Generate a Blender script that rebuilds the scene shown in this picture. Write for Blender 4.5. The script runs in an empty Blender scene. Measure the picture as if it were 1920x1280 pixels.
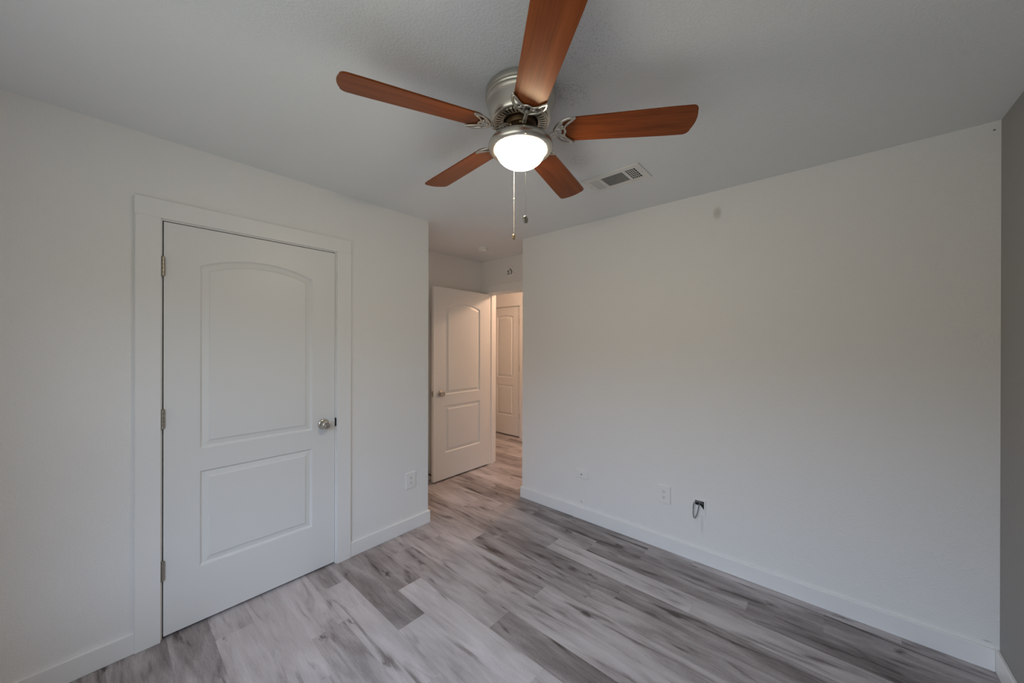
import bpy, math, random
from mathutils import Vector, Matrix

# ------------------------------------------------------------------ camera, world, light, exposure
SC = bpy.context.scene
COL = SC.collection
PI = math.pi
F_PX, CY_PX, PITCH, ROLL, YAW, CAM_H = 671.567, 645.586, -0.0007, 0.0023, 0.72190, 1.4449
H = 2.44                                   # ceiling height
LY, RX, GY, BX = 2.4305, 2.6137, -0.5748, -0.44   # left wall, right wall, accent wall, window wall

def setup_camera():
    fw = Vector((math.cos(YAW) * math.cos(PITCH), math.sin(YAW) * math.cos(PITCH), math.sin(PITCH)))
    r0 = Vector((math.sin(YAW), -math.cos(YAW), 0))
    u0 = r0.cross(fw)
    r = r0 * math.cos(ROLL) + u0 * math.sin(ROLL)
    u = -r0 * math.sin(ROLL) + u0 * math.cos(ROLL)
    cd = bpy.data.cameras.new('camera')
    cd.sensor_fit = 'HORIZONTAL'; cd.sensor_width = 36.0
    cd.lens = F_PX / 1920 * 36.0
    cd.shift_y = (CY_PX - 640) / 1920
    cd.clip_start = 0.02
    co = bpy.data.objects.new('camera', cd); COL.objects.link(co)
    m = Matrix.Identity(4)
    for i, v in enumerate((r, u, -fw)):
        m[0][i], m[1][i], m[2][i] = v
    m.translation = Vector((0, 0, CAM_H))
    co.matrix_world = m
    SC.camera = co
setup_camera()

vs = SC.view_settings
vs.view_transform = 'Standard'; vs.look = 'None'; vs.gamma = 1.0; vs.use_curve_mapping = False
vs.exposure = 0.19
SC.cycles.use_denoising = True
SC.cycles.max_bounces = 14
SC.cycles.diffuse_bounces = 8
SC.cycles.glossy_bounces = 6
SC.cycles.transparent_max_bounces = 16
SC.cycles.caustics_reflective = False
SC.cycles.caustics_refractive = False
SC.cycles.sample_clamp_indirect = 6.0

SKY = (0.90, 1.08, 1.42); GROUND = (0.34, 0.345, 0.315); HORIZON_BAND = (0.16, 0.135, 0.085)  # third colour: unseen dark horizon band, added to lower light on mid walls
SKY_S, GROUND_S, HORIZON_BAND_S = 5.0, 5.0, 5.0
def setup_world():
    """overcast sky above, added dark band around the horizon to dim the walls at mid height, sunlit lawn and paving below"""
    w = bpy.data.worlds.new('daylight'); SC.world = w; w.use_nodes = True
    nt = w.node_tree; nt.nodes.clear()
    tc = nt.nodes.new('ShaderNodeTexCoord'); sp = nt.nodes.new('ShaderNodeSeparateXYZ')
    nt.links.new(tc.outputs['Generated'], sp.inputs[0])
    def step(lo, hi):
        mr = nt.nodes.new('ShaderNodeMapRange'); mr.interpolation_type = 'SMOOTHSTEP'
        mr.inputs['From Min'].default_value = lo; mr.inputs['From Max'].default_value = hi
        nt.links.new(sp.outputs['Z'], mr.inputs['Value']); return mr.outputs[0]
    def mixc(f, A, B):
        mx = nt.nodes.new('ShaderNodeMix'); mx.data_type = 'RGBA'; nt.links.new(f, mx.inputs['Factor'])
        for n_, x in (('A', A), ('B', B)):
            if isinstance(x, tuple): mx.inputs[n_].default_value = (*x, 1)
            else: nt.links.new(x, mx.inputs[n_])
        return mx.outputs['Result']
    sc_ = lambda c, k: tuple(v * k for v in c)
    c = mixc(step(-0.20, -0.08), sc_(GROUND, GROUND_S), sc_(HORIZON_BAND, HORIZON_BAND_S))
    c = mixc(step(0.10, 0.26), c, sc_(SKY, SKY_S))
    bg = nt.nodes.new('ShaderNodeBackground'); out = nt.nodes.new('ShaderNodeOutputWorld')
    nt.links.new(c, bg.inputs['Color']); nt.links.new(bg.outputs[0], out.inputs[0])
setup_world()

WIN = (-0.12, 1.50, 0.60, 2.05)             # window opening in the wall behind the camera: y0, y1, z0, z1
def window_portal(size, size_y, loc, rot):
    d = bpy.data.lights.new('window_daylight', 'AREA'); d.shape = 'RECTANGLE'
    d.size = size; d.size_y = size_y
    d.cycles.is_portal = True
    o = bpy.data.objects.new('window_daylight', d); COL.objects.link(o)
    o.location = loc; o.rotation_euler = rot
window_portal(WIN[3] - WIN[2], WIN[1] - WIN[0], (BX - 0.13, (WIN[0] + WIN[1]) / 2, (WIN[2] + WIN[3]) / 2), (0, -PI / 2, 0))

LAMP_S, HALL_W = 56.0, 28.0                # fan bowl emission, hall lamp watts

# ------------------------------------------------------------------ mesh helpers
class MB:
    def __init__(s): s.v = []; s.f = []; s.sm = []
    def add(s, vs_, fs, smooth=False):
        b = len(s.v); s.v += [tuple(p) for p in vs_]
        for f in fs: s.f.append([b + i for i in f]); s.sm.append(smooth)
    def box(s, x0, x1, y0, y1, z0, z1):
        s.add([(x0, y0, z0), (x1, y0, z0), (x1, y1, z0), (x0, y1, z0), (x0, y0, z1), (x1, y0, z1), (x1, y1, z1), (x0, y1, z1)],
              [(0, 3, 2, 1), (4, 5, 6, 7), (0, 1, 5, 4), (1, 2, 6, 5), (2, 3, 7, 6), (3, 0, 4, 7)])
        return s
    def lathe(s, prof, n=64, M=None, smooth=True, close=False):
        # prof: list of (r, z); r == 0 gives a pole
        M = M or Matrix.Identity(4)
        rings = []
        base = len(s.v)
        for r, z in prof:
            if r < 1e-7:
                rings.append([len(s.v)]); s.v.append(tuple(M @ Vector((0, 0, z))))
            else:
                rings.append(list(range(len(s.v), len(s.v) + n)))
                for k in range(n):
                    a = 2 * PI * k / n
                    s.v.append(tuple(M @ Vector((r * math.cos(a), r * math.sin(a), z))))
        for A, B in zip(rings, rings[1:]):
            for k in range(n):
                k2 = (k + 1) % n
                if len(A) == 1 and len(B) == 1: continue
                if len(A) == 1: f = [A[0], B[k], B[k2]]
                elif len(B) == 1: f = [A[k], B[0], A[k2]]
                else: f = [A[k], B[k], B[k2], A[k2]]
                s.f.append(f); s.sm.append(smooth)
        return s
    def tube(s, pts, rad, n=10, flat=1.0, up=Vector((0, 0, 1)), caps=True):
        pts = [Vector(p) for p in pts]; rings = []
        rr = rad if isinstance(rad, (list, tuple)) else [rad] * len(pts)
        for i, p in enumerate(pts):
            t = (pts[min(i + 1, len(pts) - 1)] - pts[max(i - 1, 0)]).normalized()
            a = t.cross(up)
            if a.length < 1e-4: a = t.cross(Vector((1, 0, 0)))
            a.normalize(); b = a.cross(t).normalized()
            rings.append(list(range(len(s.v), len(s.v) + n)))
            for k in range(n):
                q = 2 * PI * k / n
                s.v.append(tuple(p + a * (math.cos(q) * rr[i]) + b * (math.sin(q) * rr[i] * flat)))
        for A, B in zip(rings, rings[1:]):
            for k in range(n):
                k2 = (k + 1) % n
                s.f.append([A[k], A[k2], B[k2], B[k]]); s.sm.append(True)
        if caps:
            s.f.append(list(reversed(rings[0]))); s.sm.append(False)
            s.f.append(list(rings[-1])); s.sm.append(False)
        return s
    def prism(s, poly, z0, z1, M=None):
        M = M or Matrix.Identity(4); n = len(poly)
        s.add([M @ Vector((x, y, z)) for z in (z0, z1) for x, y in poly],
              [list(reversed(range(n))), list(range(n, 2 * n))] + [[i, (i + 1) % n, n + (i + 1) % n, n + i] for i in range(n)])
        return s
    def build(s, name, mat, parent=None, bevel=0, loc=None, rot=None, seg=2):
        me = bpy.data.meshes.new(name); me.from_pydata(s.v, [], s.f); me.update()
        for p, sm in zip(me.polygons, s.sm): p.use_smooth = sm
        if mat: me.materials.append(mat)
        o = bpy.data.objects.new(name, me); COL.objects.link(o)
        if parent: o.parent = parent
        if loc: o.location = loc
        if rot: o.rotation_euler = rot
        if bevel:
            m = o.modifiers.new('bevel', 'BEVEL'); m.width = bevel; m.segments = seg; m.limit_method = 'ANGLE'; m.angle_limit = math.radians(40)
        return o

def fixnormals(o):
    import bmesh
    bm = bmesh.new(); bm.from_mesh(o.data); bmesh.ops.recalc_face_normals(bm, faces=bm.faces); bm.to_mesh(o.data); bm.free()
    return o

def struct(o, label=None):
    o['kind'] = 'structure'
    if label: o['label'] = label
    return o
def thing(name, label, cat, loc=(0, 0, 0), rot=(0, 0, 0), group=None):
    o = bpy.data.objects.new(name, None); COL.objects.link(o); o.empty_display_size = 0.05
    o.location = loc; o.rotation_euler = rot; o['label'] = label; o['category'] = cat
    if group: o['group'] = group
    return o
def catmull(P, n=8):
    P = [Vector(p) for p in P]; out = []
    Q = [P[0] * 2 - P[1]] + P + [P[-1] * 2 - P[-2]]
    for i in range(1, len(Q) - 2):
        for k in range(n):
            t = k / n; a, b, c, d = Q[i - 1:i + 3]
            out.append(0.5 * ((2 * b) + (c - a) * t + (2 * a - 5 * b + 4 * c - d) * t * t + (3 * b - a - 3 * c + d) * t ** 3))
    out.append(P[-1]); return out

# ------------------------------------------------------------------ materials
def mat(name, color, rough=0.5, metal=0.0, spec=0.5, **kw):
    m = bpy.data.materials.new(name); m.use_nodes = True
    b = m.node_tree.nodes['Principled BSDF']
    b.inputs['Base Color'].default_value = (*color, 1); b.inputs['Roughness'].default_value = rough
    b.inputs['Metallic'].default_value = metal; b.inputs['Specular IOR Level'].default_value = spec
    for k, v in kw.items(): b.inputs[k].default_value = v
    return m
class NT:
    def __init__(s, m): s.nt = m.node_tree; s.b = s.nt.nodes['Principled BSDF']
    def n(s, t, **kw):
        o = s.nt.nodes.new(t)
        for k, v in kw.items():
            if k.startswith('_'): setattr(o, k[1:], v)
            else: o.inputs[k.replace('__', ' ')].default_value = v
        return o
    def l(s, a, b): s.nt.links.new(a, b)
    def math(s, op, a, b=None, c=None):
        o = s.nt.nodes.new('ShaderNodeMath'); o.operation = op
        for i, x in enumerate((a, b, c)):
            if x is None: continue
            if isinstance(x, (int, float)): o.inputs[i].default_value = x
            else: s.l(x, o.inputs[i])
        return o.outputs[0]
    def ramp(s, fac, stops):
        r = s.nt.nodes.new('ShaderNodeValToRGB'); e = r.color_ramp.elements
        while len(e) < len(stops): e.new(0.5)
        for el, (p, c) in zip(e, stops): el.position = p; el.color = (*c, 1) if len(c) == 3 else c
        s.l(fac, r.inputs[0]); return r.outputs[0]
    def mix(s, fac, a, b):
        m = s.nt.nodes.new('ShaderNodeMix'); m.data_type = 'RGBA'
        for sock, x in ((m.inputs['Factor'], fac), (m.inputs['A'], a), (m.inputs['B'], b)):
            if isinstance(x, (int, float)): sock.default_value = x
            elif isinstance(x, tuple): sock.default_value = (*x, 1) if len(x) == 3 else x
            else: s.l(x, sock)
        return m.outputs['Result']

def paint(name, color, rough, scale, dist, strength=0.35, spots=()):
    """rolled wall paint over orange-peel / knockdown drywall texture; spots = dirt marks with their own place and shape"""
    m = mat(name, color, rough, spec=0.3); N = NT(m)
    geo = N.n('ShaderNodeNewGeometry')
    n1 = N.n('ShaderNodeTexNoise', Scale=scale, Detail=3.0, Roughness=0.55); N.l(geo.outputs['Position'], n1.inputs['Vector'])
    n2 = N.n('ShaderNodeTexNoise', Scale=scale * 0.33, Detail=2.0); N.l(geo.outputs['Position'], n2.inputs['Vector'])
    r1 = N.n('ShaderNodeMapRange', _interpolation_type='SMOOTHSTEP'); r1.inputs['From Min'].default_value = 0.42; r1.inputs['From Max'].default_value = 0.62
    N.l(n1.outputs['Fac'], r1.inputs['Value'])
    hgt = N.math('ADD', N.math('MULTIPLY', r1.outputs[0], 0.6), N.math('MULTIPLY', n2.outputs['Fac'], 0.8))
    bp = N.n('ShaderNodeBump', Strength=strength, Distance=dist); N.l(hgt, bp.inputs['Height']); N.l(bp.outputs[0], N.b.inputs['Normal'])
    col = (*color, 1)
    for (c, rad, stain, amt, speck) in spots:
        sub = N.n('ShaderNodeVectorMath', _operation='SUBTRACT'); N.l(geo.outputs['Position'], sub.inputs[0]); sub.inputs[1].default_value = c
        div = N.n('ShaderNodeVectorMath', _operation='DIVIDE'); N.l(sub.outputs[0], div.inputs[0]); div.inputs[1].default_value = rad
        ln = N.n('ShaderNodeVectorMath', _operation='LENGTH'); N.l(div.outputs[0], ln.inputs[0])
        mr = N.n('ShaderNodeMapRange', _interpolation_type='SMOOTHSTEP'); mr.inputs['From Min'].default_value = 1.0; mr.inputs['From Max'].default_value = 0.2
        N.l(ln.outputs['Value'], mr.inputs['Value'])
        f = N.math('MULTIPLY', mr.outputs[0], amt)
        if speck:
            nz = N.n('ShaderNodeTexNoise', Scale=speck, Detail=2.0); N.l(geo.outputs['Position'], nz.inputs['Vector'])
            ss = N.n('ShaderNodeMapRange', _interpolation_type='SMOOTHSTEP'); ss.inputs['From Min'].default_value = 0.54; ss.inputs['From Max'].default_value = 0.68
            N.l(nz.outputs['Fac'], ss.inputs['Value']); f = N.math('MULTIPLY', f, ss.outputs[0])
        col = N.mix(f, col, stain)
    if not isinstance(col, tuple): N.l(col, N.b.inputs['Base Color'])
    return m

WHITE = (0.83, 0.825, 0.81)
M_wall = paint('wall_paint', WHITE, 0.55, 130, 0.004, 0.26, spots=[
    ((RX, 0.536, 2.295), (0.05, 0.035, 0.055), (0.42, 0.41, 0.36), 0.55, 0),
    ((RX, -0.556, 2.403), (0.03, 0.006, 0.006), (0.05, 0.05, 0.045), 0.9, 0),
    ((RX, -0.54, 0.12), (0.03, 0.02, 0.004), (0.2, 0.2, 0.2), 0.5, 0),
    ((RX, 0.62, 0.25), (0.03, 0.012, 0.09), (0.55, 0.55, 0.55), 0.35, 0),
    ((RX, 1.53, 0.14), (0.03, 0.012, 0.02), (0.5, 0.5, 0.5), 0.5, 0)])
M_accent = paint('accent_grey_paint', (0.32, 0.315, 0.305), 0.55, 130, 0.004, 0.3)
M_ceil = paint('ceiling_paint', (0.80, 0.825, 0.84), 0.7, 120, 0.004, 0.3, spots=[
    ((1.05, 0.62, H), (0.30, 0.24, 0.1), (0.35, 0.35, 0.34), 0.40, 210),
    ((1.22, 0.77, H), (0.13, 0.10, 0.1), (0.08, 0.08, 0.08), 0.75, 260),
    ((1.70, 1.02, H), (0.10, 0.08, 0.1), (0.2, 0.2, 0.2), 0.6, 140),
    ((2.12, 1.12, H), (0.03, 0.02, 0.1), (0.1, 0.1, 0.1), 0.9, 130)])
M_trim = mat('trim_paint', (0.83, 0.83, 0.82), 0.32)
M_door = mat('door_paint', (0.79, 0.795, 0.785), 0.40)
M_plastic = mat('white_plastic', (0.83, 0.825, 0.81), 0.3)
M_nickel = mat('satin_nickel', (0.60, 0.57, 0.51), 0.27, 1.0)
M_nickel_dark = mat('aged_nickel', (0.40, 0.37, 0.32), 0.36, 1.0)
M_brass = mat('brassy_metal', (0.50, 0.36, 0.20), 0.35, 1.0)
M_black = mat('black_recess', (0.012, 0.012, 0.012), 0.8)
M_darkmetal = mat('dark_metal', (0.10, 0.06, 0.03), 0.40, 0.8)
M_hole = mat('slot_dark', (0.03, 0.03, 0.032), 0.7)
M_vent = mat('register_enamel', (0.76, 0.755, 0.73), 0.4)
M_cable = mat('grey_cable', (0.22, 0.225, 0.225), 0.5)
M_chain_w = mat('bright_bead_chain', (0.62, 0.50, 0.44), 0.35, 0.6)

def emit(name, color, s):
    m = mat(name, (0.9, 0.9, 0.88), 0.4); b = m.node_tree.nodes['Principled BSDF']
    b.inputs['Emission Color'].default_value = (*color, 1); b.inputs['Emission Strength'].default_value = s
    return m
M_bowl = emit('lit_frosted_glass', (1.0, 0.86, 0.64), LAMP_S)
M_halllamp = emit('lit_hall_glass', (1.0, 0.62, 0.41), 6)

def glass_mat():
    m = bpy.data.materials.new('window_glass'); m.use_nodes = True; nt = m.node_tree; nt.nodes.clear()
    t = nt.nodes.new('ShaderNodeBsdfTransparent'); t.inputs[0].default_value = (0.95, 0.96, 0.95, 1)
    g = nt.nodes.new('ShaderNodeBsdfGlossy'); g.inputs['Roughness'].default_value = 0.02
    x = nt.nodes.new('ShaderNodeMixShader'); x.inputs[0].default_value = 0.05
    o = nt.nodes.new('ShaderNodeOutputMaterial')
    nt.links.new(t.outputs[0], x.inputs[1]); nt.links.new(g.outputs[0], x.inputs[2]); nt.links.new(x.outputs[0], o.inputs[0])
    return m
M_glass = glass_mat()

def floor_mat():
    m = mat('grey_vinyl_plank', (0.4, 0.4, 0.4), 0.42, spec=0.4); N = NT(m)
    uv = N.n('ShaderNodeUVMap', _uv_map='plank'); sp = N.n('ShaderNodeSeparateXYZ'); N.l(uv.outputs[0], sp.inputs[0])
    tone = N.n('ShaderNodeAttribute', _attribute_name='tone').outputs['Fac']
    seed = N.n('ShaderNodeAttribute', _attribute_name='seed').outputs['Fac']
    u, v = sp.outputs['X'], sp.outputs['Y']
    x = N.math('MULTIPLY', u, 0.1565)
    def vec(sx, sy, k):
        c = N.n('ShaderNodeCombineXYZ')
        N.l(N.math('MULTIPLY_ADD', x, sx, N.math('MULTIPLY', seed, 37.1 + k)), c.inputs[0])
        N.l(N.math('MULTIPLY_ADD', v, sy, N.math('MULTIPLY', seed, 61.7 + k)), c.inputs[1])
        N.l(N.math('MULTIPLY', seed, 13.3 + k), c.inputs[2]); return c.outputs[0]
    def noise(vv, detail, rough=0.5, dis=0.0):
        n = N.n('ShaderNodeTexNoise', Scale=1.0, Detail=detail, Roughness=rough, Distortion=dis); N.l(vv, n.inputs['Vector']); return n.outputs['Fac']
    fine = noise(vec(230, 13, 1), 3, 0.6)
    fine2 = noise(vec(420, 90, 5), 2, 0.6)
    mid = noise(vec(17, 2.6, 2), 3, 0.5, 1.2)
    broad = noise(vec(7, 1.5, 3), 2, 0.5, 0.6)
    # knots: sparse stretched cells with a dark eye
    vo = N.n('ShaderNodeTexVoronoi', Scale=1.0, _feature='F1'); wob = N.n('ShaderNodeTexNoise', Scale=1.0, Detail=3.0); N.l(vec(60, 22, 9), wob.inputs['Vector'])
    wv = N.n('ShaderNodeVectorMath', _operation='SCALE'); N.l(wob.outputs['Color'], wv.inputs[0]); wv.inputs['Scale'].default_value = 0.55
    kv = N.n('ShaderNodeVectorMath', _operation='ADD'); N.l(vec(11, 4.6, 4), kv.inputs[0]); N.l(wv.outputs[0], kv.inputs[1]); N.l(kv.outputs[0], vo.inputs['Vector'])
    kn = N.n('ShaderNodeMapRange', _interpolation_type='SMOOTHSTEP'); kn.inputs['From Min'].default_value = 0.24; kn.inputs['From Max'].default_value = 0.03
    N.l(vo.outputs['Distance'], kn.inputs['Value'])
    kc = N.n('ShaderNodeSeparateColor'); N.l(vo.outputs['Color'], kc.inputs[0])
    knot = N.math('MULTIPLY', kn.outputs[0], N.math('GREATER_THAN', kc.outputs[0], 0.68))
    # dark smoky streaks trailing along the grain
    st = N.n('ShaderNodeMapRange', _interpolation_type='SMOOTHSTEP'); st.inputs['From Min'].default_value = 0.53; st.inputs['From Max'].default_value = 0.80
    N.l(noise(vec(14, 1.9, 7), 2, 0.5, 1.3), st.inputs['Value'])
    val = N.math('ADD', tone, N.math('MULTIPLY', N.math('SUBTRACT', mid, 0.5), 0.50))
    val = N.math('ADD', val, N.math('MULTIPLY', N.math('SUBTRACT', broad, 0.5), 0.80))
    val = N.math('ADD', val, N.math('MULTIPLY', N.math('SUBTRACT', fine, 0.5), 0.30))
    val = N.math('ADD', val, N.math('MULTIPLY', N.math('SUBTRACT', fine2, 0.5), 0.26))
    val = N.math('SUBTRACT', val, N.math('MULTIPLY', st.outputs[0], 0.44))
    val = N.math('SUBTRACT', val, N.math('MULTIPLY', knot, 0.42))
    ed = N.math('ABSOLUTE', N.math('SUBTRACT', u, 0.5))
    em = N.n('ShaderNodeMapRange'); em.inputs['From Min'].default_value = 0.490; em.inputs['From Max'].default_value = 0.5; N.l(ed, em.inputs['Value'])
    val = N.math('SUBTRACT', val, N.math('MULTIPLY', em.outputs[0], 0.08))
    col = N.ramp(val, [(0.0, (0.085, 0.068, 0.065)), (0.3, (0.255, 0.226, 0.224)), (0.6, (0.470, 0.436, 0.442)), (0.95, (0.66, 0.63, 0.65))])
    N.l(col, N.b.inputs['Base Color'])
    bp = N.n('ShaderNodeBump', Strength=0.12, Distance=0.001); N.l(fine, bp.inputs['Height']); N.l(bp.outputs[0], N.b.inputs['Normal'])
    return m
M_floor = floor_mat()

def wood_mat():
    m = mat('walnut_blade', (0.2, 0.07, 0.03), 0.30, spec=0.27, **{'Specular Tint': (1.0, 0.72, 0.42, 1)}); N = NT(m)
    tc = N.n('ShaderNodeTexCoord'); oi = N.n('ShaderNodeObjectInfo')
    off = N.n('ShaderNodeCombineXYZ'); N.l(N.math('MULTIPLY', oi.outputs['Random'], 9.0), off.inputs[0]); N.l(N.math('MULTIPLY', oi.outputs['Random'], 31.0), off.inputs[1])
    ad = N.n('ShaderNodeVectorMath', _operation='ADD'); N.l(tc.outputs['Object'], ad.inputs[0]); N.l(off.outputs[0], ad.inputs[1])
    def nz(sx, sy, d, dis):
        mp = N.n('ShaderNodeMapping'); mp.inputs['Scale'].default_value = (sx, sy, 1); N.l(ad.outputs[0], mp.inputs[0])
        n = N.n('ShaderNodeTexNoise', Scale=1.0, Detail=d, Roughness=0.55, Distortion=dis); N.l(mp.outputs[0], n.inputs['Vector']); return n.outputs['Fac']
    v = N.math('ADD', N.math('MULTIPLY', nz(2.2, 42, 3, 0.6), 0.65), N.math('MULTIPLY', nz(9, 260, 2, 0.0), 0.35))
    col = N.ramp(v, [(0.30, (0.125, 0.026, 0.006)), (0.5, (0.215, 0.049, 0.011)), (0.70, (0.29, 0.073, 0.017))])
    N.l(col, N.b.inputs['Base Color'])
    return m
M_wood = wood_mat()
M_bladeedge = mat('blade_edge_band', (0.10, 0.02, 0.012), 0.4)

# ------------------------------------------------------------------ the room shell
WT = 0.115
XE, XH = 3.05, 4.225                       # entry-door wall, far wall of the hall
YB, YR, XL = 3.19, 2.168, 1.7325           # back wall of alcove, end of right wall, end of left wall

def make_floor():
    rnd = random.Random(11)
    W, Lp, x0 = 0.1565, 0.937, 0.198
    known = {1: 2.228, 2: 1.626, 3: 1.889, 4: 2.21, 5: 1.62, 6: 1.886, 7: 1.29, 8: 1.48, 9: 1.26, 10: 1.03, 11: 0.907, 12: 0.56, 13: 0.331, 14: 0.949, 15: 1.60, 0: 2.9, -1: 1.9}
    tones = {  # row: tone of the plank whose far end is the given joint, then the planks around it
        -1: {0: .40, 1: .38}, 0: {0: .42, 1: .45}, 1: {0: .62, 1: .56}, 2: {0: .72, 1: .60}, 3: {0: .46, 1: .68}, 4: {0: .62, 1: .44}, 5: {0: .70, 1: .36},
        6: {-1: .62, 0: .72, 1: .42}, 7: {0: .26, 1: .48, 2: .46}, 8: {0: .62, 1: .50}, 9: {0: .52, 1: .58, 2: .58}, 10: {0: .46, 1: .42, 2: .56},
        11: {0: .30, 1: .42, 2: .42}, 12: {0: .52, 1: .68, 2: .46}, 13: {0: .28, 1: .38, 2: .46}, 14: {-1: .34, 0: .42, 1: .32}, 15: {0: .42, 1: .36}}
    X0, X1, Y0, Y1 = BX - 0.2, XH + 0.2, GY - 0.2, 5.4
    V, Fc, T, S, UV = [], [], [], [], []
    for r in range(-6, 28):
        xa, xb = x0 + W * r, x0 + W * (r + 1)
        if xb < X0 or xa > X1: continue
        j = known.get(r, rnd.uniform(0, Lp) + 1)
        k = math.floor((Y0 - j) / Lp)
        while j + k * Lp < Y1:
            ya, yb = j + k * Lp, j + (k + 1) * Lp
            # k = -1 -> plank whose far end is the joint -> index 0
            tn = tones.get(r, {}).get(k + 1, rnd.uniform(.34, .66))
            b = len(V)
            V += [(xa, ya, 0), (xb, ya, 0), (xb, yb, 0), (xa, yb, 0)]; Fc.append((b, b + 1, b + 2, b + 3))
            T.append(tn); S.append(rnd.random()); UV += [(0, 0), (1, 0), (1, Lp), (0, Lp)]
            k += 1
    me = bpy.data.meshes.new('floor'); me.from_pydata(V, [], Fc); me.update()
    uv = me.uv_layers.new(name='plank')
    for i, q in enumerate(UV): uv.data[i].uv = q
    for nm, arr in (('tone', T), ('seed', S)):
        a = me.attributes.new(nm, 'FLOAT', 'FACE')
        for i, q in enumerate(arr): a.data[i].value = q
    me.materials.append(M_floor)
    o = bpy.data.objects.new('floor', me); COL.objects.link(o); struct(o, 'grey wood-look vinyl plank floor')
make_floor()

struct(MB().box(BX - 0.2, XH + 0.2, GY - 0.2, 5.4, H, H + 0.12).build('ceiling', M_ceil), 'textured off-white ceiling')

OX0, OX1, OZ = 0.170, 1.012, 2.052          # closet rough opening in the left wall
w = MB()
w.box(BX - WT, OX0, LY, LY + WT, 0, H); w.box(OX1, XL, LY, LY + WT, 0, H); w.box(OX0, OX1, LY, LY + WT, OZ, H)
w.box(XL - WT, XL, LY + WT, YB, 0, H)       # partition between closet and alcove
struct(w.build('wall_left', M_wall), 'white textured wall with the closet door')
struct(MB().box(RX, XE + WT, GY - WT, YR, 0, H).build('wall_right', M_wall), 'white textured wall with outlets low down')
w = MB().box(BX - WT, RX, GY - WT, GY, 0, H)
struct(w.build('wall_front', M_accent), 'grey accent wall at the right edge')
w = MB(); y0, y1, z0, z1 = WIN
w.box(BX - WT, BX, GY, y0, 0, H); w.box(BX - WT, BX, y1, YB, 0, H); w.box(BX - WT, BX, y0, y1, 0, z0); w.box(BX - WT, BX, y0, y1, z1, H)
struct(w.build('wall_rear', M_wall))
EY0, EY1, EZ = 2.225, 3.08, 2.065           # entry rough opening
w = MB()
w.box(XE, XE + WT, YR, EY0, 0, H); w.box(XE, XE + WT, EY1, 5.3, 0, H); w.box(XE, XE + WT, EY0, EY1, EZ, H)
struct(w.build('wall_entry', M_wall), 'short wall over and beside the open bedroom door')
struct(MB().box(BX - WT, XE, YB, YB + WT, 0, H).build('wall_back', M_wall), 'alcove wall behind the open door')
HY0, HY1 = 3.545, 4.185
w = MB()
w.box(XH, XH + WT, 0.7, HY0, 0, H); w.box(XH, XH + WT, HY1, 5.3, 0, H); w.box(XH, XH + WT, HY0, HY1, 2.055, H)
w.box(XH + WT, XH + WT + 0.02, HY0 - 0.1, HY1 + 0.1, 0, 2.2)
struct(w.build('wall_hall', M_wall), 'hall wall seen through the open doorway')
w = MB(); w.box(XE + WT, XH, 0.6, 0.7, 0, H); w.box(XE, XH + WT, 5.3, 5.4, 0, H)
struct(w.build('wall_hall_ends', M_wall))

# window behind the camera
def make_window():
    y0, y1, z0, z1 = WIN; f = 0.045; xa, xb = BX - 0.09, BX - 0.04
    m = MB(); m.box(xa, xb, y0, y0 + f, z0, z1); m.box(xa, xb, y1 - f, y1, z0, z1); m.box(xa, xb, y0 + f, y1 - f, z0, z0 + f); m.box(xa, xb, y0 + f, y1 - f, z1 - f, z1)
    o = struct(m.build('window_1', M_plastic, bevel=0.002), 'white window frame')
    zm = (z0 + z1) / 2
    MB().box(xa + 0.01, xb + 0.004, y0 + f, y1 - f, zm - 0.02, zm + 0.02).build('meeting_rail', M_plastic, o, bevel=0.002)
    MB().box(xa + 0.02, xa + 0.024, y0 + f, y1 - f, z0 + f, z1 - f).build('pane', M_glass, o)
    MB().box(BX - 0.04, BX + 0.03, y0 - 0.02, y1 + 0.02, z0 - 0.02, z0).build('sill', M_trim, o, bevel=0.003)
make_window()

# baseboards ---------------------------------------------------------------
BH, BT = 0.097, 0.014
def base(name, segs, label=None):
    m = MB()
    for s in segs: m.box(*s, 0, BH)
    return struct(m.build(name, M_trim, bevel=0.003), label)
base('baseboard_left', [(BX, 0.094, LY - BT, LY), (1.096, XL + BT, LY - BT, LY), (XL, XL + BT, LY, YB)], 'white baseboard along the closet wall')
base('baseboard_right', [(RX - BT, RX, GY + BT, YR + BT), (RX, XE, YR, YR + BT)], 'long white baseboard under the outlets')
base('baseboard_front', [(BX, RX, GY, GY + BT)], 'white baseboard along the grey wall')
base('baseboard_rear', [(BX, BX + BT, GY + BT, LY - BT)])
base('baseboard_back', [(XL + BT, XE, YB - BT, YB)], 'baseboard behind the open door')
base('baseboard_hall', [(XH - BT, XH, 0.7, 3.47), (XH - BT, XH, 4.26, 5.3)])

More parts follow.
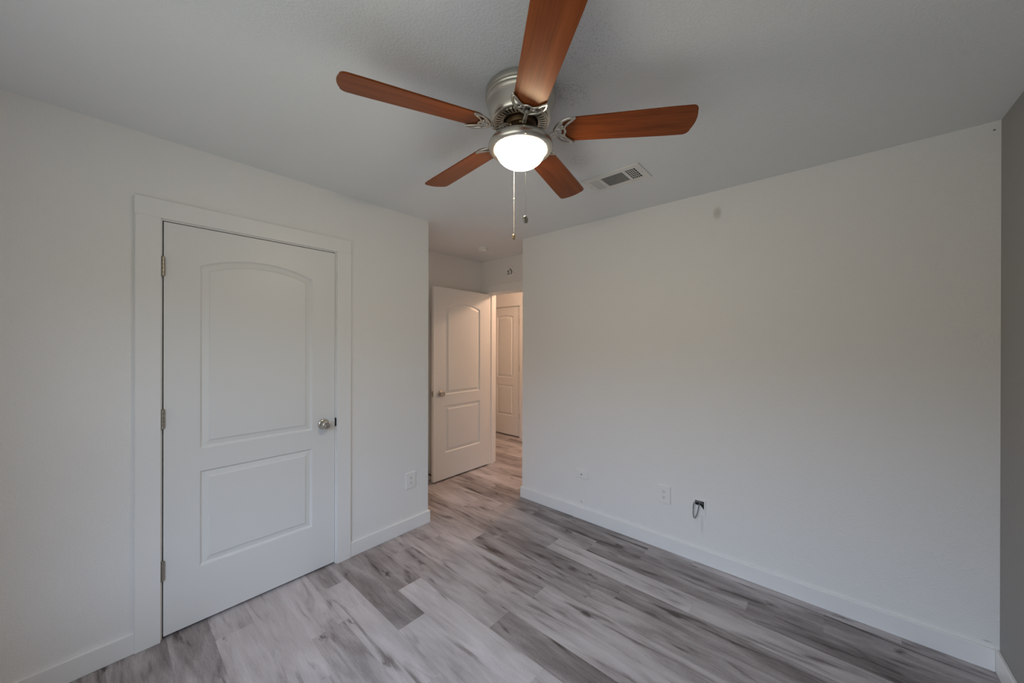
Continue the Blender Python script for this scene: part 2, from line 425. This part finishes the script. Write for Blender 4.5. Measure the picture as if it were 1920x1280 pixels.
# ------------------------------------------------------------------ doors
def leaf_mesh(Wd, Hd, T, pan_x, up, low):
    """two-panel moulded door, local x across, z up, front face at y=0 facing -y, back face at y=T.
    pan_x=(x0,x1); up=(z0, z corner, z peak); low=(z0,z1)"""
    m = MB(); x0, x1 = pan_x; NA = 24
    c = (x1 - x0) / 2; sag = up[2] - up[1]; R = (c * c + sag * sag) / (2 * sag); xc = (x0 + x1) / 2; zc = up[2] - R
    def loop_up(d):
        a, b = x0 + d, x1 - d
        L = [(a, up[0] + d), (b, up[0] + d)]
        for k in range(NA + 1):
            x = b + (a - b) * k / NA
            L.append((x, zc + math.sqrt((R - d) ** 2 - (x - xc) ** 2)))
        return L
    def loop_low(d): return [(x0 + d, low[0] + d), (x1 - d, low[0] + d), (x1 - d, low[1] - d), (x0 + d, low[1] - d)]
    prof = [(0, 0), (0.003, 0.0042), (0.0075, 0.0108), (0.0105, 0.0120), (0.033, 0.0074), (0.036, 0.0062), (0.0395, 0.0022), (0.043, 0.0016)]
    for side in (0, 1):
        def P(x, y, z): return (x, y, z) if side == 0 else (x, T - y, z)
        def face(pts):
            vs_ = [P(x, 0, z) for x, z in pts]
            m.add(vs_, [list(range(len(vs_))) if side == 0 else list(reversed(range(len(vs_))))])
        face([(0, 0), (x0, 0), (x0, Hd), (0, Hd)]); face([(x1, 0), (Wd, 0), (Wd, Hd), (x1, Hd)])
        face([(x0, 0), (x1, 0), (x1, low[0]), (x0, low[0])]); face([(x0, low[1]), (x1, low[1]), (x1, up[0]), (x0, up[0])])
        A = loop_up(0)[2:]
        for (xa, za), (xb, zb) in zip(A, A[1:]): face([(xb, zb), (xa, za), (xa, Hd), (xb, Hd)])
        for fn in (loop_up, loop_low):
            loops = [fn(d) for d, _ in prof]; n = len(loops[0])
            for (La, (da, ya)), (Lb, (db, yb)) in zip(zip(loops, prof), zip(loops[1:], prof[1:])):
                for i in range(n):
                    j = (i + 1) % n
                    q = [P(La[i][0], ya, La[i][1]), P(La[j][0], ya, La[j][1]), P(Lb[j][0], yb, Lb[j][1]), P(Lb[i][0], yb, Lb[i][1])]
                    m.add(q, [[0, 1, 2, 3] if side == 0 else [3, 2, 1, 0]])
            y = prof[-1][1]; vs_ = [P(x, y, z) for x, z in loops[-1]]
            m.add(vs_, [list(range(n)) if side == 0 else list(reversed(range(n)))])
    m.add([(0, 0, 0), (Wd, 0, 0), (Wd, 0, Hd), (0, 0, Hd), (0, T, 0), (Wd, T, 0), (Wd, T, Hd), (0, T, Hd)],
          [(0, 4, 5, 1), (1, 5, 6, 2), (2, 6, 7, 3), (3, 7, 4, 0)])
    return m
def knob(parent, x, z, T, both=True):
    prof_rose = [(0, 0.0), (0.033, 0.0), (0.0335, 0.003), (0.030, 0.007), (0.022, 0.0095), (0.0, 0.0095)]
    prof_knob = [(0.0, 0.008), (0.0125, 0.008), (0.0115, 0.020), (0.013, 0.026), (0.021, 0.031), (0.0265, 0.038), (0.0275, 0.046), (0.0255, 0.053), (0.020, 0.0575), (0.015, 0.0575), (0.009, 0.0545), (0.0, 0.0545)]
    for sgn, y in (((-1, 0.0), (1, T)) if both else ((-1, 0.0),)):
        M = Matrix.Translation((x, y, z)) @ Matrix.Rotation(PI / 2 if sgn < 0 else -PI / 2, 4, 'X')
        r = fixnormals(MB().lathe(prof_rose, 40, M).build('rosette', M_nickel, parent))
        fixnormals(MB().lathe(prof_knob, 40, M).build('door_knob', M_nickel, r))
def hinges(parent, x, zs, y=-0.0055):
    for zc in zs:
        m = MB()
        for k in range(5):
            z0 = zc - 0.046 + k * 0.0184
            m.lathe([(0.0, z0 + 0.0002), (0.0074, z0 + 0.0002), (0.0082, z0 + 0.0010), (0.0082, z0 + 0.0174), (0.0074, z0 + 0.0182), (0.0, z0 + 0.0182)], 20, Matrix.Translation((x, y, 0)), smooth=False)
        m.lathe([(0, zc + 0.046), (0.0045, zc + 0.046), (0.005, zc + 0.0485), (0.0, zc + 0.051)], 16, Matrix.Translation((x, y, 0)))
        m.lathe([(0, zc - 0.051), (0.0045, zc - 0.049), (0.0045, zc - 0.046), (0.0, zc - 0.046)], 16, Matrix.Translation((x, y, 0)))
        m.box(x - 0.0008, x + 0.0008, y + 0.004, y + 0.024, zc - 0.045, zc + 0.045)
        fixnormals(m.build('hinge', M_nickel_dark, parent))

# closet door (closed)
LT = 0.035
d1 = leaf_mesh(0.8095, 2.026, LT, (0.1355, 0.6735), (0.888, 1.833, 1.892), (0.281, 0.773)).build('door_1', M_door, loc=(0.1885, LY, 0.013))
struct(d1, 'closed white two-panel arched closet door')
knob(d1, 0.7395, 0.916, LT, both=False)
hinges(d1, -0.0035, (1.807, 1.063, 0.324))
MB().box(0.8095, 0.8105, 0.004, 0.030, 0.886, 0.946).build('latch_plate', M_nickel_dark, d1)

def casing_x(name, xa, xb, ztop, Y, label):         # casing on a wall facing -y, opening xa..xb
    m = MB(); cw, ct, rv = 0.091, 0.018, 0.006
    m.box(xa - rv - cw + 0.004, xa - rv, Y - ct, Y, 0, ztop + rv); m.box(xb + rv, xb + rv + cw, Y - ct, Y, 0, ztop + rv)
    m.box(xa - rv - cw + 0.002, xb + rv + cw, Y - ct, Y, ztop + rv, ztop + rv + 0.088)
    o = struct(m.build(name, M_trim, bevel=0.0018), label)
    j = MB(); jt = 0.012
    j.box(xa - jt, xa, Y, Y + WT, 0, ztop); j.box(xb, xb + jt, Y, Y + WT, 0, ztop); j.box(xa - jt, xb + jt, Y, Y + WT, ztop, ztop + jt)
    j.box(xa, xa + 0.012, Y + LT + 0.006, Y + LT + 0.04, 0, ztop); j.box(xb - 0.012, xb, Y + LT + 0.006, Y + LT + 0.04, 0, ztop); j.box(xa, xb, Y + LT + 0.006, Y + LT + 0.04, ztop - 0.012, ztop)
    j.build('jamb', M_trim, o, bevel=0.001)
    return o
t1 = casing_x('trim_1', 0.184, 1.0005, 2.0440, LY, 'white casing around the closet door')
sp = MB().box(1.0000, 1.0012, LY - 0.004, LY + 0.03, 0.903, 0.960)
sp.box(1.0000, 1.0062, LY - 0.0042, LY - 0.0006, 0.906, 0.957)
sp.build('strike_plate', M_black, t1)['label'] = 'dark strike plate lip'

# open bedroom door, swung back against the alcove wall
d2 = leaf_mesh(0.806, 2.022, LT, (0.153, 0.657), (0.892, 1.822, 1.872), (0.276, 0.772)).build('door_2', M_door, loc=(2.232, 3.038, 0.018))
struct(d2, 'white two-panel bedroom door standing open in the alcove')
knob(d2, 0.085, 0.910, LT)
lp = MB().box(-0.0012, 0.0, 0.005, 0.030, 0.882, 0.940).build('latch_plate', M_nickel_dark, d2)
MB().box(-0.010, 0.0, 0.012, 0.023, 0.903, 0.919).build('latch_bolt', M_nickel, lp, bevel=0.002)
hinges(d2, 0.8095, (1.80, 1.05, 0.30), y=LT + 0.004)

def casing_y(name, ya, yb, ztop, X, face, yl, yr, label, depth):   # opening on a wall of constant x
    m = MB(); ct, rv = 0.018, 0.006
    xa, xb = (X - ct, X)
    m.box(xa, xb, yl, ya - rv, 0, ztop + rv); m.box(xa, xb, yb + rv, yr, 0, ztop + rv); m.box(xa, xb, yl, yr, ztop + rv, ztop + rv + 0.092)
    o = struct(m.build(name, M_trim, bevel=0.0018), label)
    j = MB(); jt = 0.016
    j.box(X, X + depth, ya - jt, ya, 0, ztop); j.box(X, X + depth, yb, yb + jt, 0, ztop); j.box(X, X + depth, ya - jt, yb + jt, ztop, ztop + jt)
    j.build('jamb', M_trim, o, bevel=0.001)
    st = MB(); a, b = X + LT + 0.006, X + LT + 0.04
    st.box(a, b, ya, ya + 0.011, 0, ztop); st.box(a, b, yb - 0.011, yb, 0, ztop); st.box(a, b, ya, yb, ztop - 0.011, ztop)
    st.build('door_stop_strip', M_trim, o, bevel=0.001)
    return o, m
casing_y('trim_2', 2.243, 3.060, 2.046, XE, 1, YR + BT, YB, 'white casing of the open bedroom doorway', WT)
m = MB(); xa, xb = XE + WT, XE + WT + 0.018
m.box(xa, xb, 2.15, 2.237, 0, 2.052); m.box(xa, xb, 3.066, 3.155, 0, 2.052); m.box(xa, xb, 2.15, 3.155, 2.052, 2.142)
struct(m.build('trim_3', M_trim, bevel=0.0018))

# hall closet door: built across local x, turned to face -x
d3 = leaf_mesh(0.610, 2.012, LT, (0.133, 0.477), (0.900, 1.860, 1.887), (0.300, 0.782)).build('door_3', M_door, loc=(XH, 4.170, 0.018), rot=(0, 0, -PI / 2))
struct(d3, 'narrow white closed door across the hall')
knob(d3, 0.067, 0.905, LT, both=False)
hinges(d3, 0.6135, (1.775, 1.055, 0.318))
casing_y('trim_4', 3.557, 4.173, 2.034, XH, 1, 3.462, 4.268, 'white casing of the hall door', WT)

# ------------------------------------------------------------------ ceiling fan
def make_fan():
    C = Vector((1.0845, 0.9120, H))
    t = thing('ceiling_fan', 'five-blade wood and nickel ceiling fan with lit bowl light', 'ceiling fan', C)
    def z(a): return a - H
    # motor housing
    prof = [(0.0, z(2.4395)), (0.134, z(2.4395)), (0.1365, z(2.436)), (0.1375, z(2.425)), (0.1375, z(2.417)), (0.1345, z(2.4135)), (0.1345, z(2.4115)), (0.1370, z(2.409)), (0.1370, z(2.405)),
            (0.1335, z(2.4025)), (0.1335, z(2.4005)), (0.1355, z(2.398)), (0.1350, z(2.392)), (0.1315, z(2.388)), (0.1290, z(2.375)), (0.1230, z(2.345)), (0.1170, z(2.326)), (0.1130, z(2.3195)), (0.1080, z(2.3175)), (0.1020, z(2.3185)), (0.1020, z(2.330)), (0.0, z(2.330))]
    hs = fixnormals(MB().lathe(prof, 96).build('motor_housing', M_nickel, t))
    # slotted vent ring on the underside
    m = MB()
    m.lathe([(0.1025, z(2.3195)), (0.0965, z(2.3170)), (0.0965, z(2.3205)), (0.1025, z(2.3235))], 96)
    m.lathe([(0.0760, z(2.3160)), (0.0680, z(2.3160)), (0.0670, z(2.3185)), (0.0670, z(2.3290)), (0.0760, z(2.3290)), (0.0760, z(2.3160))], 96)
    for k in range(40):
        a = 2 * PI * k / 40
        R = Matrix.Rotation(a, 4, 'Z')
        q = [(0.074, -0.0036), (0.098, -0.0047), (0.098, 0.0047), (0.074, 0.0036)]
        m.prism(q, z(2.3162), z(2.3195), R)
    fixnormals(m.build('vent_ring', M_nickel, hs))
    MB().lathe([(0.101, z(2.3265)), (0.05, z(2.3265))], 64).build('vent_recess', M_black, hs)
    # flywheel with screws
    fl = fixnormals(MB().lathe([(0.0, z(2.326)), (0.060, z(2.326)), (0.062, z(2.322)), (0.062, z(2.300)), (0.058, z(2.296)), (0.0, z(2.296))], 48).build('flywheel', M_darkmetal, t))
    for k in range(10):
        a = 2 * PI * (k + 0.5) / 10 + 0.25 + (0.12 if k % 2 else -0.12)
        fixnormals(MB().lathe([(0, z(2.2915)), (0.004, z(2.2922)), (0.0046, z(2.2965))], 12, Matrix.Translation((0.049 * math.cos(a), 0.049 * math.sin(a), 0))).build('screw', M_brass, fl))
    # switch housing and light fitter
    fixnormals(MB().lathe([(0.0, z(2.297)), (0.036, z(2.297)), (0.038, z(2.288)), (0.0455, z(2.284)), (0.0465, z(2.278)), (0.0465, z(2.262)), (0.044, z(2.258)), (0.0, z(2.258))], 64).build('switch_housing', M_nickel, t))
    ft = fixnormals(MB().lathe([(0.0, z(2.2605)), (0.046, z(2.2605)), (0.060, z(2.2595)), (0.082, z(2.2555)), (0.104, z(2.2495)), (0.119, z(2.2415)), (0.1255, z(2.2325)), (0.1275, z(2.2245)), (0.1265, z(2.2165)), (0.1225, z(2.2095)), (0.1155, z(2.2055)), (0.1065, z(2.2050)), (0.1000, z(2.2080)), (0.0985, z(2.2220)), (0.0, z(2.2300))], 96).build('light_fitter', M_nickel, t))
    pr = []
    for k in range(15):
        a = PI / 2 * k / 14
        pr.append((0.0975 * math.cos(a) ** 0.9 if k < 14 else 0.0, z(2.2120) - 0.068 * math.sin(a)))
    fixnormals(MB().lathe([(0.0970, z(2.2215))] + pr, 64).build('glass_bowl', M_bowl, t))
    # blades
    phis = [13.3, 12.5, 12.5, 13.5, 15.6]; zs = [2.275, 2.280, 2.284, 2.280, 2.279]
    r0, r1 = 0.160, 0.657
    def half(r):
        w = 0.0560 + (0.0675 - 0.0560) * min(1, (r - r0) / 0.40)
        return w
    def outline():
        top = []
        N = 10
        for k in range(N + 1):                      # rounded root
            a = PI / 2 * k / N
            top.append((r0 + 0.042 * (1 - math.cos(a)), half(r0 + 0.05) * (math.sin(a) ** 0.75 if k else 0)))
        for k in range(1, 12): r = r0 + 0.042 + (r1 - 0.075 - r0) * k / 12; top.append((r, half(r)))
        rc = 0.024; e = r1 - 0.010                    # corner radius, then a gently bowed tip
        for k in range(N + 1):
            a = PI / 2 * k / N
            top.append((e - rc + rc * math.sin(a), half(e) - rc + rc * math.cos(a)))
        wy = half(e) - rc
        for k in range(1, 7):
            y = wy * (1 - k / 6); top.append((e + 0.008 * (1 - (y / wy) ** 2), y))
        return top + [(x, -y) for x, y in reversed(top[1:-1])]
    ol = outline(); th = 0.0055
    def iron():
        m = MB(); zz = -0.0075
        back = catmull([(0.208, 0.060, zz), (0.186, 0.060, zz), (0.160, 0.048, zz), (0.140, 0.026, zz), (0.131, 0.0, zz), (0.140, -0.026, zz), (0.160, -0.048, zz), (0.186, -0.060, zz), (0.208, -0.060, zz)], 6)
        front = catmull([(0.208, 0.060, zz), (0.197, 0.049, zz), (0.180, 0.034, zz), (0.170, 0.018, zz), (0.174, 0.0, zz), (0.170, -0.018, zz), (0.180, -0.034, zz), (0.197, -0.049, zz), (0.208, -0.060, zz)], 6)
        m.tube(back, 0.0056, 10, 0.7); m.tube(front, 0.0052, 10, 0.7)
        for s in (1, -1):
            m.tube(catmull([(0.171, 0.019 * s, zz), (0.158, 0.013 * s, zz), (0.146, 0.012 * s, zz), (0.136, 0.008 * s, zz)], 4), 0.0042, 8, 0.7)
            m.tube([(0.158, 0.014 * s, zz), (0.152, 0.038 * s, zz)], 0.0038, 8, 0.7)
            m.lathe([(0.0, -0.0026), (0.0045, -0.0015), (0.005, 0.004)], 12, Matrix.Translation((0.163, 0.024 * s, zz - 0.001)))
            m.lathe([(0, -0.0042), (0.0042, -0.003), (0.0062, 0), (0.0042, 0.003), (0, 0.0042)], 14, Matrix.Translation((0.208, 0.060 * s, zz)))
        arm = catmull([(0.050, 0, 0.012), (0.066, 0, 0.013), (0.082, 0, 0.004), (0.096, 0, -0.010), (0.112, 0, -0.0135), (0.128, 0, -0.0095), (0.146, 0, zz)], 6)
        m.tube(arm, [0.0085 - 0.0025 * i / (len(arm) - 1) for i in range(len(arm))], 12, 0.75)
        return m
    bm_, em_, im_ = None, None, None
    for k in range(5):
        a = math.radians(phis[k] + 72 * k)
        if k == 0:
            b = MB().prism(ol, -th / 2, th / 2).build('blade', M_wood, t, bevel=0.0012)
            ib = fixnormals(iron().build('blade_iron', M_nickel, b))
            proto, proto_i = b, ib
        else:
            b = proto.copy(); COL.objects.link(b); b.parent = t
            ib = proto_i.copy(); COL.objects.link(ib); ib.parent = b
        b.location = (0, 0, z(zs[k])); b.rotation_euler = (-0.1985, 0, a)
    # pull chains: one on the near side of the bowl, one behind it
    vd = Vector((math.cos(YAW), math.sin(YAW), 0)); rt = Vector((math.sin(YAW), -math.cos(YAW), 0))
    for (off, zt, zb, mm, fr, turn) in ((vd * -0.1215 + rt * 0.0158, 2.213, 1.909, M_nickel_dark, 0.0135, 0.95), (vd * 0.090 + rt * -0.0255, 2.212, 1.909, M_chain_w, 0.0125, 1.25)):
        m = MB(); n = int((zt - zb) / 0.0052)
        for i in range(n):
            zc = z(zt) - i * 0.0052
            m.lathe([(0, 0.0018), (0.0010, 0.0011), (0.0013, 0), (0.0010, -0.0011), (0, -0.0018)], 6, Matrix.Translation((off.x, off.y, zc)))
        m.tube([(off.x, off.y, z(zt)), (off.x, off.y, z(zb))], 0.0006, 5)
        if mm is M_chain_w: m.lathe([(0, 0.005), (0.0028, 0.003), (0.0028, -0.003), (0, -0.005)], 10, Matrix.Translation((off.x, off.y, z(2.055))))
        m.lathe([(0, 0.004), (0.0026, 0.002), (0.0026, -0.004), (0, -0.005)], 10, Matrix.Translation((off.x, off.y, z(zt) - 0.002)))
        pc = fixnormals(m.build('pull_chain', mm, t))
        M = Matrix.Translation((off.x, off.y, z(zb) - fr)) @ Matrix.Rotation(YAW + turn, 4, 'Z') @ Matrix.Rotation(PI / 2, 4, 'Y')
        fixnormals(MB().lathe([(0, -0.004), (fr - 0.002, -0.004), (fr, -0.0025), (fr, 0.0025), (fr - 0.002, 0.004), (0, 0.004)], 32, M).build('chain_fob', M_nickel_dark if mm is M_nickel_dark else M_brass, pc))
make_fan()

# ------------------------------------------------------------------ small fittings
def make_outlet(label, loc, rotz):
    """duplex receptacle, local x across, z up, face towards -y"""
    t = thing('wall_outlet', label, 'outlet', loc, (0, 0, rotz), group='duplex outlets low on the walls')
    pl = MB(); pl.box(-0.0438, 0.0438, -0.0085, 0.0, -0.062, 0.062)
    pl.build('cover_plate', M_plastic, t, bevel=0.0045, seg=2)
    for zc in (0.0195, -0.0195):
        poly = []
        for k in range(24):
            a = 2 * PI * k / 24
            poly.append((0.0172 * math.cos(a), max(-0.0125, min(0.0125, 0.0172 * math.sin(a))) + zc))
        M = Matrix.Rotation(PI / 2, 4, 'X')
        r = MB().prism(poly, 0.008, 0.0104, M).build('receptacle', M_plastic, t)
        s = MB(); s.box(-0.0078, -0.0052, -0.0108, -0.0102, zc + 0.000, zc + 0.0090); s.box(0.0054, 0.0076, -0.0108, -0.0102, zc + 0.001, zc + 0.0080)
        s.lathe([(0.0030, 0.0108), (0.0, 0.0108)], 12, Matrix.Translation((0, 0, zc - 0.0065)) @ Matrix.Rotation(PI / 2, 4, 'X'))
        s.build('slots', M_hole, r)
    MB().lathe([(0.003, 0.0084), (0.0028, 0.0096), (0, 0.0099)], 12, Matrix.Rotation(PI / 2, 4, 'X')).build('screw', M_plastic, t)
make_outlet('white duplex outlet between the closet door and the wall corner', (1.570, LY, 0.389), 0)
make_outlet('white duplex outlet between the blank coax plate and the open cable box', (RX, 0.863, 0.389), -PI / 2)

def make_coax():
    t = thing('coax_plate', 'white horizontal cable jack plate nearest the alcove', 'wall plate', (RX, 1.525, 0.371), (0, 0, -PI / 2))
    MB().box(-0.0575, 0.0575, -0.007, 0, -0.034, 0.034).build('cover_plate', M_plastic, t, bevel=0.0035, seg=2)
    R = Matrix.Rotation(PI / 2, 4, 'X')
    c = MB().lathe([(0.0095, 0.0055), (0.0095, 0.0068), (0.0062, 0.0080), (0.0062, 0.0105), (0.0, 0.0105)], 20, R).build('jack', M_plastic, t)
    MB().lathe([(0.0045, 0.0108), (0.0, 0.0108)], 14, R @ Matrix.Translation((0, 0, 0))).build('jack_hole', M_hole, c)
    for s in (-1, 1): MB().lathe([(0.0028, 0.0070), (0.0026, 0.0080), (0, 0.0082)], 12, Matrix.Translation((0.041 * s, 0, 0)) @ R).build('screw', M_plastic, t)
make_coax()

def make_box():
    t = thing('cable_box', 'open cable box with a grey wire loop hanging out of it', 'electrical box', (RX, 0.635, 0.366), (0, 0, -PI / 2))
    w_, h_, ow, oh = 0.037, 0.052, 0.027, 0.041
    m = MB(); y0 = -0.005
    m.box(-w_, -ow, y0, 0, -h_, h_); m.box(ow, w_, y0, 0, -h_, h_); m.box(-ow, ow, y0, 0, oh, h_); m.box(-ow, ow, y0, 0, -h_, -oh)
    m.build('bracket_frame', M_plastic, t, bevel=0.0012)
    MB().box(-ow, ow, -0.0012, -0.0006, -oh, oh).build('box_recess', M_black, t)
    fl = MB()
    fl.add([(-ow, -0.0018, -oh), (ow, -0.0018, -oh), (ow, -0.0018, -0.012), (0.004, -0.0018, 0.014), (0.0, -0.0018, 0.010), (-ow, -0.0018, 0.012),
            (-ow, -0.0035, -oh), (ow, -0.0035, -oh), (ow, -0.0035, -0.012), (0.004, -0.0035, 0.014), (0.0, -0.0035, 0.010), (-ow, -0.0035, 0.012)],
           [(6, 7, 8, 9, 10, 11), (0, 1, 7, 6), (1, 2, 8, 7), (2, 3, 9, 8), (3, 4, 10, 9), (4, 5, 11, 10), (5, 0, 6, 11)])
    fixnormals(fl.build('torn_drywall_flap', M_plastic, t))
    P = [(0.022, -0.006, 0.026), (0.010, -0.014, 0.037), (-0.006, -0.020, 0.0405), (-0.022, -0.023, 0.036), (-0.0315, -0.024, 0.018), (-0.034, -0.024, -0.012), (-0.034, -0.024, -0.044), (-0.0315, -0.024, -0.064),
         (-0.026, -0.024, -0.073), (-0.019, -0.023, -0.066), (-0.012, -0.021, -0.045), (-0.006, -0.018, -0.015), (-0.002, -0.012, 0.012), (0.0015, -0.005, 0.030)]
    fixnormals(MB().tube(catmull(P, 6), 0.0030, 10).build('wire_loop', M_cable, t))
make_box()

def make_vent():
    # local origin at the centre of the face, on the ceiling; x across, y along
    t = thing('ceiling_vent', 'white rectangular air register in the ceiling by the fan', 'vent', (2.027, 0.957, H))
    hx, hy = 0.106, 0.179
    secs = {'left': (0.087, 0.141, -0.063, 0.067), 'mid': (-0.066, 0.067, -0.065, 0.063), 'right': (-0.141, -0.085, -0.065, 0.063)}
    m = MB(); zt, zb = 0.0, -0.006
    xs0, xs1 = -0.065, 0.064
    m.box(-hx, xs0, -hy, hy, zb, zt); m.box(xs1, hx, -hy, hy, zb, zt)
    for a, b in ((-hy, -0.141), (-0.085, -0.066), (0.067, 0.087), (0.141, hy)): m.box(xs0, xs1, a, b, zb, zt)
    fr = m.build('frame', M_vent, t, bevel=0.002)
    MB().box(xs0, xs1, -0.141, 0.141, -0.0010, -0.0004).build('duct_opening', M_black, t)
    s = MB()
    for k in range(11):                              # middle: blades running along y
        x = xs0 + (xs1 - xs0) * (k + 0.5) / 11
        s.add([(x - 0.0035, -0.066, -0.0058), (x - 0.0018, -0.066, -0.0062), (x + 0.0022, -0.066, -0.0020), (x + 0.0008, -0.066, -0.0016), (x - 0.0035, 0.067, -0.0058), (x - 0.0018, 0.067, -0.0062), (x + 0.0022, 0.067, -0.0020), (x + 0.0008, 0.067, -0.0016)],
              [(0, 1, 2, 3), (7, 6, 5, 4), (0, 4, 5, 1), (1, 5, 6, 2), (2, 6, 7, 3), (3, 7, 4, 0)])
    fixnormals(s.build('louvers', M_vent, t))
    s = MB()
    for k in range(6):                               # fan end: blades running across, angled shut
        y = 0.087 + 0.054 * (k + 0.5) / 6
        s.box(xs0, xs1, y - 0.0032, y + 0.0030, -0.0058, -0.0030)
    s.build('louvers', M_vent, t)
    s = MB()
    for k in range(1, 5):                            # far end: crossed blades
        y = -0.141 + 0.056 * k / 5; s.box(xs0, xs1, y - 0.0017, y + 0.0017, -0.0060, -0.0035)
        x = xs0 + (xs1 - xs0) * k / 5; s.box(x - 0.0018, x + 0.0018, -0.141, -0.085, -0.0034, -0.0016)
    x = xs0 + (xs1 - xs0) * 4.6 / 5
    s.build('louvers', M_vent, t)
    for y in (-0.160, 0.160): fixnormals(MB().lathe([(0.0032, -0.0058), (0.0028, -0.0072), (0, -0.0076)], 12, Matrix.Translation((0, y, 0))).build('screw', M_nickel_dark, t))
make_vent()

def make_detector():
    t = thing('smoke_detector', 'small round white smoke detector on the alcove ceiling', 'smoke detector', (2.571, 2.669, H))
    fixnormals(MB().lathe([(0, 0), (0.049, 0), (0.050, -0.004), (0.050, -0.012), (0.047, -0.016), (0, -0.016)], 48).build('base_ring', M_plastic, t))
    fixnormals(MB().lathe([(0, -0.016), (0.0445, -0.016), (0.0455, -0.024), (0.042, -0.033), (0.034, -0.0375), (0.0, -0.0385)], 48).build('cover', M_plastic, t))
make_detector()

def make_bracket():
    t = thing('wall_bracket', 'round bare mounting bracket high on the wall over the doorway', 'bracket', (XE, 2.712, 2.268), (0, 0, -PI / 2))
    R = Matrix.Rotation(PI / 2, 4, 'X')
    b = fixnormals(MB().lathe([(0.058, 0.0), (0.060, 0.0015), (0.057, 0.003), (0.046, 0.0035), (0.0, 0.0035)], 48, R @ Matrix.Translation((0, 0.010, 0))).build('base_ring', M_plastic, t))
    m = MB()
    for k in range(9):                               # broken dark ring of clips
        a0 = 2 * PI * k / 9 + 0.2
        if k in (2, 6): continue
        pts = [(0.030 * math.cos(a0 + q), 0.030 * math.sin(a0 + q)) for q in (0, .25, .5)] + [(0.021 * math.cos(a0 + q), 0.021 * math.sin(a0 + q)) for q in (.5, .25, 0)]
        m.prism(pts, 0.0030, 0.0075, R)
    m.box(-0.043, -0.030, -0.006, 0, -0.026, -0.016); m.box(-0.040, -0.026, -0.006, 0, 0.006, 0.016); m.box(-0.003, 0.003, -0.006, 0, 0.026, 0.042)
    m.build('clips', M_hole, t)
    c = fixnormals(MB().lathe([(0.0175, 0.003), (0.0175, 0.012), (0.0150, 0.0145), (0.0, 0.0145)], 32, R).build('centre_cap', M_plastic, t))
    MB().lathe([(0.0042, 0.0148), (0, 0.0148)], 14, R).build('cap_hole', M_hole, c)
make_bracket()

def make_stop():
    t = thing('door_stop', 'spring door stop on the baseboard behind the open door', 'door stop', (2.272, YB - BT, 0.062))
    pts = [(0.0065 * math.cos(i * 0.8), -0.006 - 0.0021 * i * 0.8 / (2 * PI) * 1.6, 0.0065 * math.sin(i * 0.8)) for i in range(150)]
    fixnormals(MB().lathe([(0.0, 0.0), (0.011, 0.0), (0.010, 0.006), (0.0, 0.007)], 20, Matrix.Rotation(PI / 2, 4, 'X')).build('mount', M_nickel_dark, t))
    MB().tube(pts, 0.0013, 6).build('spring', M_darkmetal, t)
    fixnormals(MB().lathe([(0.0, 0.066), (0.0075, 0.066), (0.0085, 0.070), (0.0085, 0.078), (0.006, 0.081), (0, 0.081)], 20, Matrix.Rotation(PI / 2, 4, 'X')).build('rubber_tip', M_plastic, t))
make_stop()

def make_hall_lamp():
    t = thing('hall_ceiling_light', 'flush glass ceiling light in the hall beyond the doorway', 'ceiling light', (3.78, 2.45, H))
    fixnormals(MB().lathe([(0, 0), (0.105, 0), (0.105, -0.012), (0.098, -0.020), (0, -0.020)], 48).build('base_ring', M_nickel, t))
    fixnormals(MB().lathe([(0.090, -0.020), (0.088, -0.040), (0.070, -0.062), (0.040, -0.076), (0, -0.080)], 48).build('glass_shade', M_halllamp, t))
    d = bpy.data.lights.new('hall_bulb', 'POINT'); d.energy = HALL_W; d.color = (1.0, 0.62, 0.41); d.shadow_soft_size = 0.05
    o = bpy.data.objects.new('hall_bulb', d); COL.objects.link(o); o.parent = t; o.location = (0, 0, -0.12)
make_hall_lamp()
